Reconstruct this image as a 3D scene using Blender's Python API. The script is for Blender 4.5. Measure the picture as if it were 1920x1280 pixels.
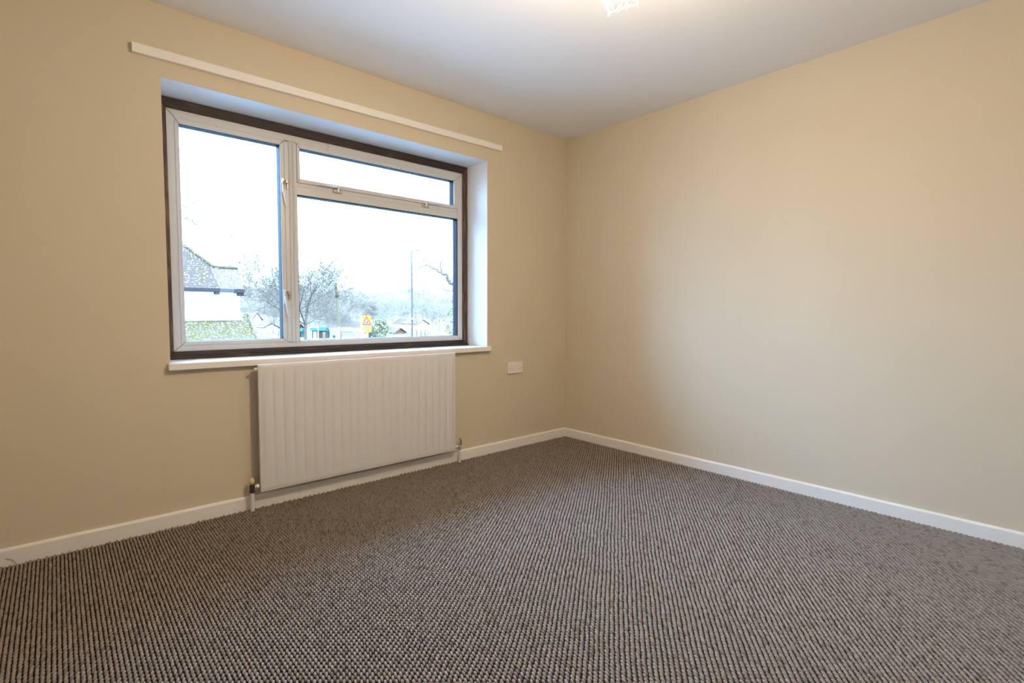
import bpy, bmesh, math, random
from mathutils import Vector, Matrix

S = bpy.context.scene
COL = S.collection
for o in list(bpy.data.objects):
    bpy.data.objects.remove(o)

# ------------------------------------------------------------------ camera
F_PX = 959.96
YAW, PITCH, ROLL = 0.728792, -0.057493, 0.003899
CAM = Vector((-3.1301, -2.8469, 1.0206))


def basis():
    f = Vector((math.sin(YAW) * math.cos(PITCH), math.cos(YAW) * math.cos(PITCH), math.sin(PITCH)))
    r = Vector((math.cos(YAW), -math.sin(YAW), 0))
    u = r.cross(f)
    c, s = math.cos(ROLL), math.sin(ROLL)
    return c * r + s * u, -s * r + c * u, f


RGT, UPV, FWD = basis()
cd = bpy.data.cameras.new('camera')
cd.sensor_fit = 'HORIZONTAL'
cd.sensor_width = 36.0
cd.lens = F_PX / 1920 * 36.0
cd.clip_start = 0.02
cd.clip_end = 1000
cam = bpy.data.objects.new('camera', cd)
COL.objects.link(cam)
m = Matrix((RGT, UPV, -FWD)).transposed().to_4x4()
m.translation = CAM
cam.matrix_world = m
S.camera = cam

# ------------------------------------------------------------------ world: overcast sky
SKY_ZENITH = 53.0
SKY_COLOUR = (0.33, 0.60, 1.0, 1)
W = bpy.data.worlds.new('overcast_sky')
S.world = W
W.use_nodes = True
nt = W.node_tree
nt.nodes.clear()
out = nt.nodes.new('ShaderNodeOutputWorld')
bg = nt.nodes.new('ShaderNodeBackground')
tc = nt.nodes.new('ShaderNodeTexCoord')
sx = nt.nodes.new('ShaderNodeSeparateXYZ')
mx = nt.nodes.new('ShaderNodeMath'); mx.operation = 'MAXIMUM'; mx.inputs[1].default_value = 0.0
ma = nt.nodes.new('ShaderNodeMath'); ma.operation = 'MULTIPLY_ADD'
ma.inputs[1].default_value = SKY_ZENITH * 2 / 3
ma.inputs[2].default_value = SKY_ZENITH / 3
nt.links.new(tc.outputs['Generated'], sx.inputs[0])
nt.links.new(sx.outputs['Z'], mx.inputs[0])
nt.links.new(mx.outputs[0], ma.inputs[0])
nt.links.new(ma.outputs[0], bg.inputs['Strength'])
bg.inputs['Color'].default_value = SKY_COLOUR
nt.links.new(bg.outputs[0], out.inputs[0])

# ------------------------------------------------------------------ exposure
S.view_settings.view_transform = 'Standard'
S.view_settings.look = 'None'
S.view_settings.exposure = 0.14
S.view_settings.gamma = 1.0
S.view_settings.use_curve_mapping = False
S.cycles.use_denoising = True
S.cycles.max_bounces = 10
S.cycles.diffuse_bounces = 6
S.cycles.transparent_max_bounces = 12
S.cycles.sample_clamp_indirect = 8.0
LAMP_POWER = 66.0
LAMP_COLOUR = (1.0, 0.79, 0.545)


# ------------------------------------------------------------------ helpers
def px_point(px, py, depth):
    """world point seen at photo pixel px,py at a depth along the viewing axis"""
    return CAM + depth * (FWD + RGT * ((px - 960) / F_PX) + UPV * ((640 - py) / F_PX))


def px_on_y(px, py, y):
    d = FWD + RGT * ((px - 960) / F_PX) + UPV * ((640 - py) / F_PX)
    return CAM + d * ((y - CAM.y) / d.y)


def new_mat(name):
    mt = bpy.data.materials.new(name)
    mt.use_nodes = True
    return mt, mt.node_tree, mt.node_tree.nodes['Principled BSDF']


def mat(name, col, rough=0.5, metal=0.0, noise=0.0, scale=40.0, bump=0.0, bump_scale=200.0, spec=0.5, stretch=None):
    mt, t, b = new_mat(name)
    b.inputs['Base Color'].default_value = (*col, 1)
    b.inputs['Roughness'].default_value = rough
    b.inputs['Metallic'].default_value = metal
    b.inputs['Specular IOR Level'].default_value = spec
    co = t.nodes.new('ShaderNodeTexCoord')
    mp = t.nodes.new('ShaderNodeMapping')
    if stretch:
        mp.inputs['Scale'].default_value = stretch
    t.links.new(co.outputs['Object'], mp.inputs[0])
    if noise > 0:
        n = t.nodes.new('ShaderNodeTexNoise')
        n.inputs['Scale'].default_value = scale
        n.inputs['Detail'].default_value = 5
        t.links.new(mp.outputs[0], n.inputs['Vector'])
        mix = t.nodes.new('ShaderNodeMix'); mix.data_type = 'RGBA'
        mix.inputs[6].default_value = (*[c * (1 - noise) for c in col], 1)
        mix.inputs[7].default_value = (*[min(1, c * (1 + noise)) for c in col], 1)
        t.links.new(n.outputs['Fac'], mix.inputs[0])
        t.links.new(mix.outputs[2], b.inputs['Base Color'])
    if bump > 0:
        n2 = t.nodes.new('ShaderNodeTexNoise')
        n2.inputs['Scale'].default_value = bump_scale
        n2.inputs['Detail'].default_value = 3
        t.links.new(mp.outputs[0], n2.inputs['Vector'])
        bp = t.nodes.new('ShaderNodeBump')
        bp.inputs['Strength'].default_value = bump
        bp.inputs['Distance'].default_value = 0.002
        t.links.new(n2.outputs['Fac'], bp.inputs['Height'])
        t.links.new(bp.outputs[0], b.inputs['Normal'])
    return mt


def ramp_mat(name, stops, scale, rough=0.8, detail=6, stretch=None, bump=0.0):
    """procedural colour ramp over a noise"""
    mt, t, b = new_mat(name)
    b.inputs['Roughness'].default_value = rough
    co = t.nodes.new('ShaderNodeTexCoord')
    mp = t.nodes.new('ShaderNodeMapping')
    if stretch:
        mp.inputs['Scale'].default_value = stretch
    t.links.new(co.outputs['Object'], mp.inputs[0])
    n = t.nodes.new('ShaderNodeTexNoise')
    n.inputs['Scale'].default_value = scale
    n.inputs['Detail'].default_value = detail
    n.inputs['Roughness'].default_value = 0.65
    t.links.new(mp.outputs[0], n.inputs['Vector'])
    cr = t.nodes.new('ShaderNodeValToRGB')
    while len(cr.color_ramp.elements) < len(stops):
        cr.color_ramp.elements.new(0.5)
    for e, (p, c) in zip(cr.color_ramp.elements, stops):
        e.position = p
        e.color = (*c, 1)
    t.links.new(n.outputs['Fac'], cr.inputs[0])
    t.links.new(cr.outputs[0], b.inputs['Base Color'])
    if bump:
        bp = t.nodes.new('ShaderNodeBump')
        bp.inputs['Strength'].default_value = bump
        bp.inputs['Distance'].default_value = 0.003
        t.links.new(n.outputs['Fac'], bp.inputs['Height'])
        t.links.new(bp.outputs[0], b.inputs['Normal'])
    return mt


def link(o, parent=None):
    COL.objects.link(o)
    if parent:
        o.parent = parent
        o.matrix_parent_inverse = parent.matrix_world.inverted()
    return o


def obj(name, bm, mats, parent=None, smooth=False, bevel=0.0, seg=2):
    me = bpy.data.meshes.new(name)
    bmesh.ops.recalc_face_normals(bm, faces=bm.faces)
    bm.to_mesh(me)
    bm.free()
    if not isinstance(mats, (list, tuple)):
        mats = [mats]
    for q in mats:
        me.materials.append(q)
    if smooth:
        for p in me.polygons:
            p.use_smooth = True
    o = bpy.data.objects.new(name, me)
    if parent is not None:
        # geometry is given in world space; keep it there under the parent
        me.transform(Matrix.Translation(-parent.location))
        COL.objects.link(o)
        o.parent = parent
    else:
        COL.objects.link(o)
    if bevel:
        b = o.modifiers.new('bevel', 'BEVEL')
        b.width = bevel
        b.segments = seg
        b.limit_method = 'ANGLE'
        b.angle_limit = math.radians(40)
    return o


def sub(name, bm, mats, part, root, **k):
    """a sub-part: child of a part that sits at the root's origin"""
    o = obj(name, bm, mats, root, **k)
    o.parent = part
    return o


def empty(name, loc):
    o = bpy.data.objects.new(name, None)
    o.location = loc
    o.empty_display_size = 0.1
    COL.objects.link(o)
    bpy.context.view_layer.update()
    return o


def group_part(name, root):
    o = bpy.data.objects.new(name, None)
    COL.objects.link(o)
    o.parent = root
    o.empty_display_size = 0.05
    return o


def tag(o, label=None, cat=None, group=None, kind=None):
    if label: o['label'] = label
    if cat: o['category'] = cat
    if group: o['group'] = group
    if kind: o['kind'] = kind
    return o


def box(bm, x0, x1, y0, y1, z0, z1, mi=0):
    v = [bm.verts.new(p) for p in ((x0, y0, z0), (x1, y0, z0), (x1, y1, z0), (x0, y1, z0),
                                   (x0, y0, z1), (x1, y0, z1), (x1, y1, z1), (x0, y1, z1))]
    for f in ((0, 1, 2, 3), (4, 5, 6, 7), (0, 1, 5, 4), (1, 2, 6, 5), (2, 3, 7, 6), (3, 0, 4, 7)):
        bm.faces.new([v[i] for i in f]).material_index = mi
    return v


def bxm(*a):
    bm = bmesh.new()
    box(bm, *a)
    return bm


def prism(bm, pts, off):
    """closed prism from a planar polygon pts and an offset vector"""
    a = [bm.verts.new(p) for p in pts]
    b = [bm.verts.new(Vector(p) + Vector(off)) for p in pts]
    bm.faces.new(a)
    bm.faces.new(list(reversed(b)))
    n = len(a)
    for i in range(n):
        bm.faces.new((a[i], a[(i + 1) % n], b[(i + 1) % n], b[i]))


def frame_at(d):
    d = Vector(d).normalized()
    h = Vector((0, 0, 1)) if abs(d.z) < 0.9 else Vector((1, 0, 0))
    a = d.cross(h).normalized()
    return a, d.cross(a).normalized()


def tube(bm, pts, rad, n=8, caps=True):
    """swept tube through pts, one radius per point (or one for all)"""
    pts = [Vector(p) for p in pts]
    if not isinstance(rad, (list, tuple)):
        rad = [rad] * len(pts)
    rings = []
    for i, p in enumerate(pts):
        d = (pts[min(i + 1, len(pts) - 1)] - pts[max(i - 1, 0)])
        a, b = frame_at(d)
        rings.append([bm.verts.new(p + rad[i] * (a * math.cos(t) + b * math.sin(t)))
                      for t in (2 * math.pi * k / n for k in range(n))])
    for r0, r1 in zip(rings, rings[1:]):
        for k in range(n):
            bm.faces.new((r0[k], r0[(k + 1) % n], r1[(k + 1) % n], r1[k]))
    if caps:
        bm.faces.new(rings[0])
        bm.faces.new(list(reversed(rings[-1])))


def lathe(bm, c, prof, axis='z', n=20):
    c = Vector(c)
    rings = []
    for (h, r) in prof:
        ring = []
        for k in range(n):
            t = 2 * math.pi * k / n
            a, b = r * math.cos(t), r * math.sin(t)
            p = {'z': (a, b, h), 'x': (h, a, b), 'y': (a, h, b)}[axis]
            ring.append(bm.verts.new(c + Vector(p)))
        rings.append(ring)
    for r0, r1 in zip(rings, rings[1:]):
        for k in range(n):
            bm.faces.new((r0[k], r0[(k + 1) % n], r1[(k + 1) % n], r1[k]))
    bm.faces.new(rings[0])
    bm.faces.new(list(reversed(rings[-1])))


# ------------------------------------------------------------------ materials of the room
M_WALL = mat('cream_wall_paint', (0.61, 0.53, 0.40), 0.75, noise=0.025, scale=3, bump=0.14, bump_scale=110, spec=0.3)
M_CEIL = mat('white_ceiling_paint', (0.82, 0.82, 0.82), 0.85, noise=0.01, scale=2, bump=0.1, bump_scale=120, spec=0.2)
M_REVEAL = mat('white_reveal_plaster', (0.80, 0.80, 0.79), 0.7, noise=0.04, scale=9, bump=0.2, bump_scale=60, spec=0.3)
M_GLOSS = mat('white_gloss_woodwork', (0.80, 0.77, 0.73), 0.35, noise=0.03, scale=12, bump=0.06, bump_scale=30)
M_RAD = mat('white_radiator_enamel', (0.66, 0.635, 0.62), 0.38, noise=0.015, scale=8)
M_PVC = mat('white_window_frame', (0.58, 0.57, 0.55), 0.28, noise=0.02, scale=20)
M_BRICK = mat('outer_wall_render', (0.45, 0.40, 0.36), 0.9, noise=0.1, scale=15)
M_GASK = mat('dark_glazing_gasket', (0.018, 0.0165, 0.018), 0.6, noise=0.1, scale=30, spec=0.1)
M_BRASS = mat('worn_brass', (0.46, 0.39, 0.30), 0.35, metal=0.55, noise=0.15, scale=150)
M_SILVER = mat('anodised_silver', (0.72, 0.74, 0.78), 0.4, metal=0.5, noise=0.05, scale=100)
M_BLACK = mat('black_valve_body', (0.03, 0.025, 0.02), 0.5, noise=0.2, scale=80)
M_YELLOW = mat('yellowed_plastic_cap', (0.62, 0.50, 0.24), 0.5, noise=0.1, scale=60)
M_CHROME = mat('dull_chrome', (0.62, 0.61, 0.58), 0.3, metal=0.8, noise=0.1, scale=60)
M_SOCKET = mat('white_socket_plastic', (0.78, 0.73, 0.70), 0.35, noise=0.01, scale=20)
M_HOLE = mat('dark_pin_hole', (0.03, 0.03, 0.035), 0.8, noise=0.05, scale=20)
M_WOOD = ramp_mat('stained_brown_timber', [(0.25, (0.012, 0.007, 0.006)), (0.48, (0.026, 0.015, 0.012)), (0.60, (0.042, 0.022, 0.015)),
                                           (0.74, (0.22, 0.10, 0.045))], 6, 0.6, stretch=(1.2, 14, 14), bump=0.3)
M_WOODV = ramp_mat('stained_brown_timber_upright', [(0.22, (0.014, 0.008, 0.007)), (0.42, (0.035, 0.020, 0.014)), (0.52, (0.070, 0.040, 0.027)),
                                                    (0.66, (0.28, 0.13, 0.055))], 6, 0.6, stretch=(14, 14, 1.2), bump=0.3)
M_BACKING = mat('dark_carpet_backing', (0.014, 0.009, 0.007), 0.95, noise=0.3, scale=200)

# glass: thin pane, clear with a fresnel sheen
M_GLASS, t, b = new_mat('clear_window_glass')
t.nodes.remove(b)
tr = t.nodes.new('ShaderNodeBsdfTransparent'); tr.inputs[0].default_value = (0.97, 0.985, 0.98, 1)
gl = t.nodes.new('ShaderNodeBsdfGlossy'); gl.inputs['Roughness'].default_value = 0.02
fr = t.nodes.new('ShaderNodeFresnel'); fr.inputs[0].default_value = 1.25
ms = t.nodes.new('ShaderNodeMixShader')
t.links.new(fr.outputs[0], ms.inputs[0])
t.links.new(tr.outputs[0], ms.inputs[1])
t.links.new(gl.outputs[0], ms.inputs[2])
t.links.new(ms.outputs[0], t.nodes['Material Output'].inputs[0])

# ------------------------------------------------------------------ room shell
RX0, RY0, H = -3.6, -3.6, 2.4
OX0, OX1, OZ0, OZ1 = -2.733, -0.828, 0.752, 2.078     # opening in the window wall
WT = 0.34                                             # thickness of the window wall
T = 0.15


def struct(o):
    o['kind'] = 'structure'
    return o


struct(obj('floor', bxm(RX0 - T, T, RY0 - T, WT, -0.2, -0.008), M_BACKING))
struct(obj('ceiling', bxm(RX0 - T, T, RY0 - T, WT, H, H + 0.2), M_CEIL))
struct(obj('wall_right', bxm(0, T, RY0 - T, WT, -0.008, H), M_WALL))
struct(obj('wall_left', bxm(RX0 - T, RX0, RY0 - T, WT, -0.008, H), M_WALL))
struct(obj('wall_back', bxm(RX0, 0, RY0 - T, RY0, -0.008, H), M_WALL))

bm = bmesh.new()
xs = [RX0, OX0, OX1, 0]
zs = [-0.008, OZ0, OZ1, H]
for yy, mi in ((0, 0), (WT, 2)):
    g = [[bm.verts.new((x, yy, z)) for z in zs] for x in xs]
    for i in range(3):
        for j in range(3):
            if (i, j) != (1, 1):
                bm.faces.new((g[i][j], g[i + 1][j], g[i + 1][j + 1], g[i][j + 1])).material_index = mi
    if yy == 0:
        g0 = g
for (i, j), (k, l) in (((1, 1), (2, 1)), ((2, 1), (2, 2)), ((2, 2), (1, 2)), ((1, 2), (1, 1))):
    bm.faces.new((g0[i][j], g0[k][l], g[k][l], g[i][j])).material_index = 1
ring = [(i, 0) for i in range(4)] + [(3, j) for j in range(1, 4)] + [(i, 3) for i in (2, 1, 0)] + [(0, j) for j in (2, 1)]
for (i, j), (k, l) in zip(ring, ring[1:] + ring[:1]):
    bm.faces.new((g0[i][j], g0[k][l], g[k][l], g[i][j])).material_index = 2
struct(obj('wall_front', bm, [M_WALL, M_REVEAL, M_BRICK]))

# skirting boards, rounded top
def skirting(name, p0, p1, inward):
    bm = bmesh.new()
    n = Vector(inward)
    prof = [(0, -0.008), (0.015, -0.008), (0.015, 0.058), (0.0125, 0.0635), (0.007, 0.0665), (0, 0.0665)]
    rings = []
    for p in (p0, p1):
        rings.append([bm.verts.new(Vector(p) + n * d + Vector((0, 0, z))) for d, z in prof])
    k = len(prof)
    for i in range(k):
        bm.faces.new((rings[0][i], rings[0][(i + 1) % k], rings[1][(i + 1) % k], rings[1][i]))
    bm.faces.new(rings[0]); bm.faces.new(list(reversed(rings[1])))
    return struct(obj(name, bm, M_GLOSS))


skirting('baseboard_front', (RX0, 0, 0), (0, 0, 0), (0, -1, 0))
skirting('baseboard_right', (0, 0, 0), (0, RY0, 0), (-1, 0, 0))
skirting('baseboard_left', (RX0, 0, 0), (RX0, RY0, 0), (1, 0, 0))
skirting('baseboard_back', (RX0, RY0, 0), (0, RY0, 0), (0, 1, 0))

# unseen eaves added outside above the window, overhang sized to cut the skylight
bm = bmesh.new()
box(bm, -7, 3, WT, 0.82, 2.46, 2.54)
soff = struct(obj('trim_1', bm, mat('unseen_dark_eaves_boards', (0.20, 0.18, 0.17), 0.7, noise=0.15, scale=10)))
struct(obj('trim_2', bxm(-7, 3, 0.82, 0.85, 2.42, 2.62), mat('unseen_white_fascia_board', (0.7, 0.7, 0.7), 0.5, noise=0.05, scale=10)))

# ------------------------------------------------------------------ carpet of woven loops
M_LOOP, t, b = new_mat('flecked_brown_grey_loop_wool')
b.inputs['Roughness'].default_value = 0.9
b.inputs['Specular IOR Level'].default_value = 0.25
oi = t.nodes.new('ShaderNodeObjectInfo')
cr = t.nodes.new('ShaderNodeValToRGB')
cr.color_ramp.elements[0].color = (0.195, 0.157, 0.129, 1)
cr.color_ramp.elements[1].color = (0.284, 0.234, 0.194, 1)
e = cr.color_ramp.elements.new(0.06); e.color = (0.169, 0.135, 0.111, 1)
e = cr.color_ramp.elements.new(0.12); e.color = (0.225, 0.183, 0.149, 1)
t.links.new(oi.outputs['Random'], cr.inputs[0])
geo = t.nodes.new('ShaderNodeTexCoord')
nz = t.nodes.new('ShaderNodeTexNoise'); nz.inputs['Scale'].default_value = 900; nz.inputs['Detail'].default_value = 2
t.links.new(geo.outputs['Object'], nz.inputs['Vector'])
bp = t.nodes.new('ShaderNodeBump'); bp.inputs['Strength'].default_value = 0.5; bp.inputs['Distance'].default_value = 0.001
t.links.new(nz.outputs['Fac'], bp.inputs['Height'])
t.links.new(bp.outputs[0], b.inputs['Normal'])
t.links.new(cr.outputs[0], b.inputs['Base Color'])

rng = random.Random(7)
PX, PY = 0.0122, 0.0195
ph = 0.0
pts = []
nx, ny = int((0 - RX0 - 0.03) / PX), int((3.4) / PY)
for i in range(nx + 1):
    x = -0.019 - i * PX
    ph = (ph + 0.54 * PY + rng.gauss(0, 0.0008)) % PY
    for j in range(ny + 1):
        y = -0.021 - j * PY + ph
        if y > -0.018:
            continue
        pts.append((x + rng.gauss(0, 0.0003), y + rng.gauss(0, 0.0006), rng.gauss(0, 0.0003)))
me = bpy.data.meshes.new('carpet')
me.from_pydata(pts, [], [])
me.materials.append(M_LOOP)
carpet = bpy.data.objects.new('carpet', me)
COL.objects.link(carpet)
tag(carpet, 'flecked brown and grey loop-pile carpet covering the whole floor', 'carpet', kind='stuff')
ng = bpy.data.node_groups.new('carpet_loops', 'GeometryNodeTree')
ng.interface.new_socket('Geometry', in_out='INPUT', socket_type='NodeSocketGeometry')
ng.interface.new_socket('Geometry', in_out='OUTPUT', socket_type='NodeSocketGeometry')
gi = ng.nodes.new('NodeGroupInput'); go = ng.nodes.new('NodeGroupOutput')
ico = ng.nodes.new('GeometryNodeMeshIcoSphere'); ico.inputs['Radius'].default_value = 1.0; ico.inputs['Subdivisions'].default_value = 2
tf = ng.nodes.new('GeometryNodeTransform'); tf.inputs['Scale'].default_value = (0.0044, 0.0104, 0.0054)
tf.inputs['Translation'].default_value = (0, 0, -0.0043)
sm = ng.nodes.new('GeometryNodeSetShadeSmooth')
smt = ng.nodes.new('GeometryNodeSetMaterial'); smt.inputs['Material'].default_value = M_LOOP
iop = ng.nodes.new('GeometryNodeInstanceOnPoints')
m2p = ng.nodes.new('GeometryNodeMeshToPoints')
rr = ng.nodes.new('FunctionNodeRandomValue'); rr.data_type = 'FLOAT_VECTOR'
rr.inputs[0].default_value = (0.05, -0.05, -0.40)
rr.inputs[1].default_value = (0.15, 0.05, -0.24)
rs = ng.nodes.new('FunctionNodeRandomValue'); rs.data_type = 'FLOAT_VECTOR'
rs.inputs[0].default_value = (0.93, 0.93, 0.94)
rs.inputs[1].default_value = (1.05, 1.07, 1.06)
rs.inputs['Seed'].default_value = 5
L = ng.links.new
L(gi.outputs[0], m2p.inputs[0])
L(m2p.outputs[0], iop.inputs['Points'])
L(ico.outputs[0], tf.inputs[0]); L(tf.outputs[0], sm.inputs[0]); L(sm.outputs[0], smt.inputs[0]); L(smt.outputs[0], iop.inputs['Instance'])
L(rr.outputs[0], iop.inputs['Rotation'])
L(rs.outputs[0], iop.inputs['Scale'])
L(iop.outputs[0], go.inputs[0])
md = carpet.modifiers.new('loops', 'NODES')
md.node_group = ng

# ------------------------------------------------------------------ window
win = empty('window_1', ((OX0 + OX1) / 2, 0.24, OZ0))
win['kind'] = 'structure'
win['label'] = 'white framed three-light window in a brown timber subframe'


def rails(make, x0, x1, z0, z1, w, y0, y1, gap=0.0009, names=None):
    """four mitred members of a rectangular frame; w = (left,right,bottom,top) widths"""
    l, r, bt, tp = w
    ix0, ix1, iz0, iz1 = x0 + l, x1 - r, z0 + bt, z1 - tp
    for side, q in (('left', [(x0, z0), (ix0, iz0), (ix0, iz1), (x0, z1)]),
                    ('right', [(x1, z0), (ix1, iz0), (ix1, iz1), (x1, z1)]),
                    ('bottom', [(x0, z0), (x1, z0), (ix1, iz0), (ix0, iz0)]),
                    ('top', [(x0, z1), (x1, z1), (ix1, iz1), (ix0, iz1)])):
        cx = sum(p[0] for p in q) / 4; cz = sum(p[1] for p in q) / 4
        sh = []
        for (x, z) in q:
            if side in ('left', 'right'):
                z += -gap if z > cz else gap
            else:
                x += -gap if x > cx else gap
            sh.append((x, y0, z))
        bm = bmesh.new()
        prism(bm, sh, (0, y1 - y0, 0))
        make(side, bm)


# brown timber subframe
rails(lambda s, bm: obj('subframe_rail', bm, M_WOOD if s in ('top', 'bottom') else M_WOODV, win, bevel=0.003),
      OX0 + 0.001, OX1 - 0.001, 0.7725, OZ1 - 0.001, (0.048, 0.042, 0.040, 0.050), 0.228, 0.31, gap=0.0)
# stepped drip piece of the brown subframe above the sill
obj('subframe_bead', bxm(OX0 + 0.004, OX1 - 0.004, 0.214, 0.229, 0.7725, 0.786), M_WOOD, win, bevel=0.003)
# white outer frame
WX0, WX1, WZ0, WZ1 = -2.689, -0.866, 0.806, 2.032
rails(lambda s, bm: obj('frame_rail', bm, M_PVC, win, bevel=0.003), WX0, WX1, WZ0, WZ1, (0.046, 0.044, 0.040, 0.047), 0.24, 0.30)
# mullion with reeded mouldings
bm = bmesh.new()
mpx = [(-2.122, 0.240), (-2.100, 0.240), (-2.098, 0.236), (-2.092, 0.233), (-2.086, 0.236), (-2.084, 0.240),
       (-2.080, 0.240), (-2.078, 0.236), (-2.072, 0.233), (-2.066, 0.236), (-2.064, 0.240), (-2.054, 0.240), (-2.054, 0.30), (-2.122, 0.30)]
prism(bm, [(x, y, 0.838) for x, y in mpx], (0, 0, 1.155))
mull = obj('mullion', bm, M_PVC, win)
# transom with a raised lip
bm = bmesh.new()
tpz = [(0.241, 1.698), (0.300, 1.698), (0.300, 1.765), (0.243, 1.765), (0.243, 1.743), (0.2405, 1.7395)]
prism(bm, [(-2.053, y, z) for y, z in tpz], (1.14, 0, 0))
obj('transom', bm, M_PVC, win)


def gasket(x0, x1, z0, z1, part, w=0.006, y0=0.2452, y1=0.296):
    bm = bmesh.new()
    o4 = [(x0 - w, z0 - w), (x1 + w, z0 - w), (x1 + w, z1 + w), (x0 - w, z1 + w)]
    e_ = 0.002                                    # the lip stands just inside the rails
    i4 = [(x0 + e_, z0 + e_), (x1 - e_, z0 + e_), (x1 - e_, z1 - e_), (x0 + e_, z1 - e_)]
    va = [bm.verts.new((x, y0, z)) for x, z in o4]; vb = [bm.verts.new((x, y0, z)) for x, z in i4]
    vc = [bm.verts.new((x, y1, z)) for x, z in i4]; vd = [bm.verts.new((x, y1, z)) for x, z in o4]
    for i in range(4):
        k = (i + 1) % 4
        for a, c in ((va, vb), (vb, vc), (vc, vd), (vd, va)):
            bm.faces.new((a[i], a[k], c[k], c[i]))
    return sub('gasket', bm, M_GASK, part, win) if part is not win else obj('gasket', bm, M_GASK, win)


def pane(x0, x1, z0, z1, part):
    bm = bxm(x0 - 0.004, x1 + 0.004, 0.276, 0.280, z0 - 0.004, z1 + 0.004)
    return sub('pane', bm, M_GLASS, part, win) if part is not win else obj('pane', bm, M_GLASS, win)


# side-hung casement on the left
cas = group_part('casement_sash', win)
rails(lambda s, bm: sub('sash_rail', bm, M_PVC, cas, win, bevel=0.003), -2.6505, -2.1235, 0.8405, 1.989, (0.0205, 0.0225, 0.022, 0.028), 0.236, 0.29)
gasket(-2.630, -2.146, 0.8625, 1.961, cas)
pane(-2.630, -2.146, 0.8625, 1.961, cas)
# top-hung fanlight at upper right
fan = group_part('fanlight_sash', win)
rails(lambda s, bm: sub('sash_rail', bm, M_PVC, fan, win, bevel=0.003), -2.0525, -0.9115, 1.7665, 1.9915, (0.0185, 0.0325, 0.0235, 0.0265), 0.236, 0.29)
gasket(-2.034, -0.944, 1.790, 1.965, fan)
pane(-2.034, -0.944, 1.790, 1.965, fan)
# fixed light below
gasket(-2.052, -0.914, 0.846, 1.695, win, w=0.004)
pane(-2.052, -0.914, 0.846, 1.695, win)


# casement fasteners: plate, hanging lever, brass pivot, keeper on the mullion
def fastener(zc):
    sub('fastener_plate', bxm(-2.144, -2.127, 0.2325, 0.2365, zc - 0.055, zc + 0.028), M_SILVER, cas, win, bevel=0.002)
    bm = bmesh.new(); lathe(bm, (-2.132, 0.226, zc), [(-0.010, 0.004), (-0.007, 0.0085), (0.0, 0.0095), (0.005, 0.0085), (0.007, 0.004)], 'y', 14)
    tag(sub('fastener_pivot', bm, M_BRASS, cas, win, smooth=True), 'round brass pivot')
    bm = bmesh.new()
    tube(bm, [(-2.135, 0.222, zc - 0.006), (-2.136, 0.220, zc - 0.03), (-2.130, 0.218, zc - 0.08), (-2.125, 0.216, zc - 0.118),
              (-2.121, 0.213, zc - 0.124), (-2.112, 0.211, zc - 0.124)], [0.006, 0.006, 0.004, 0.0035, 0.003, 0.0025], 10)
    sub('fastener_lever', bm, M_SILVER, cas, win, smooth=True)
    bm = bmesh.new()
    box(bm, -2.121, -2.105, 0.226, 0.2405, zc + 0.002, zc + 0.02)
    k = sub('keeper', bm, M_BRASS, mull, win, bevel=0.002)
    k2 = sub('keeper', bxm(-2.114, -2.105, 0.230, 0.2405, zc - 0.030, zc + 0.0015), M_BRASS, mull, win, bevel=0.002)


fastener(1.748)
fastener(1.116)


def fan_fastener(xc, s):
    """wedge lever lying along the fanlight rail; s = direction the lever points"""
    bm = bmesh.new()
    tube(bm, [(xc, 0.226, 1.771), (xc + s * 0.02, 0.224, 1.7725), (xc + s * 0.06, 0.222, 1.7725), (xc + s * 0.115, 0.221, 1.770)],
         [0.006, 0.0055, 0.004, 0.0035], 10)
    sub('fastener_lever', bm, M_SILVER, fan, win, smooth=True)
    sub('fastener_plate', bxm(xc - 0.014, xc + 0.014, 0.2305, 0.2365, 1.769, 1.784), M_SILVER, fan, win, bevel=0.002)
    sub('fastener_catch', bxm(xc - 0.006, xc + 0.006, 0.222, 0.2305, 1.746, 1.776), M_SILVER, fan, win, bevel=0.002)
    obj('keeper', bxm(xc - 0.026, xc + 0.026, 0.231, 0.2425, 1.741, 1.7625), M_BRASS, win, bevel=0.002)


fan_fastener(-1.812, -1)
fan_fastener(-1.185, 1)

# screw hook at the top of the frame
bm = bmesh.new()
tube(bm, [(-1.868, 0.242, 2.022), (-1.868, 0.225, 2.022), (-1.868, 0.218, 2.014), (-1.868, 0.221, 2.005), (-1.868, 0.228, 2.002)], 0.0018, 6)
obj('screw_hook', bm, M_CHROME, win, smooth=True)

# sill board
obj('window_sill', bxm(-2.744, -0.814, -0.034, 0.001, 0.742, 0.7755), M_GLOSS, win, bevel=0.004, seg=3)
obj('window_sill', bxm(OX0 + 0.001, OX1 - 0.001, 0.0005, 0.30, 0.7525, 0.7722), M_GLOSS, win)

# ------------------------------------------------------------------ batten above the window
bm = bmesh.new()
prism(bm, [(-2.838, -0.022, 2.152), (-0.705, -0.022, 2.165), (-0.705, -0.022, 2.204), (-2.838, -0.022, 2.193)], (0, 0.0225, 0))
bt = tag(obj('curtain_batten', bm, M_GLOSS, bevel=0.002), 'long white painted timber curtain batten fixed to the wall above the window', 'batten')

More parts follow.
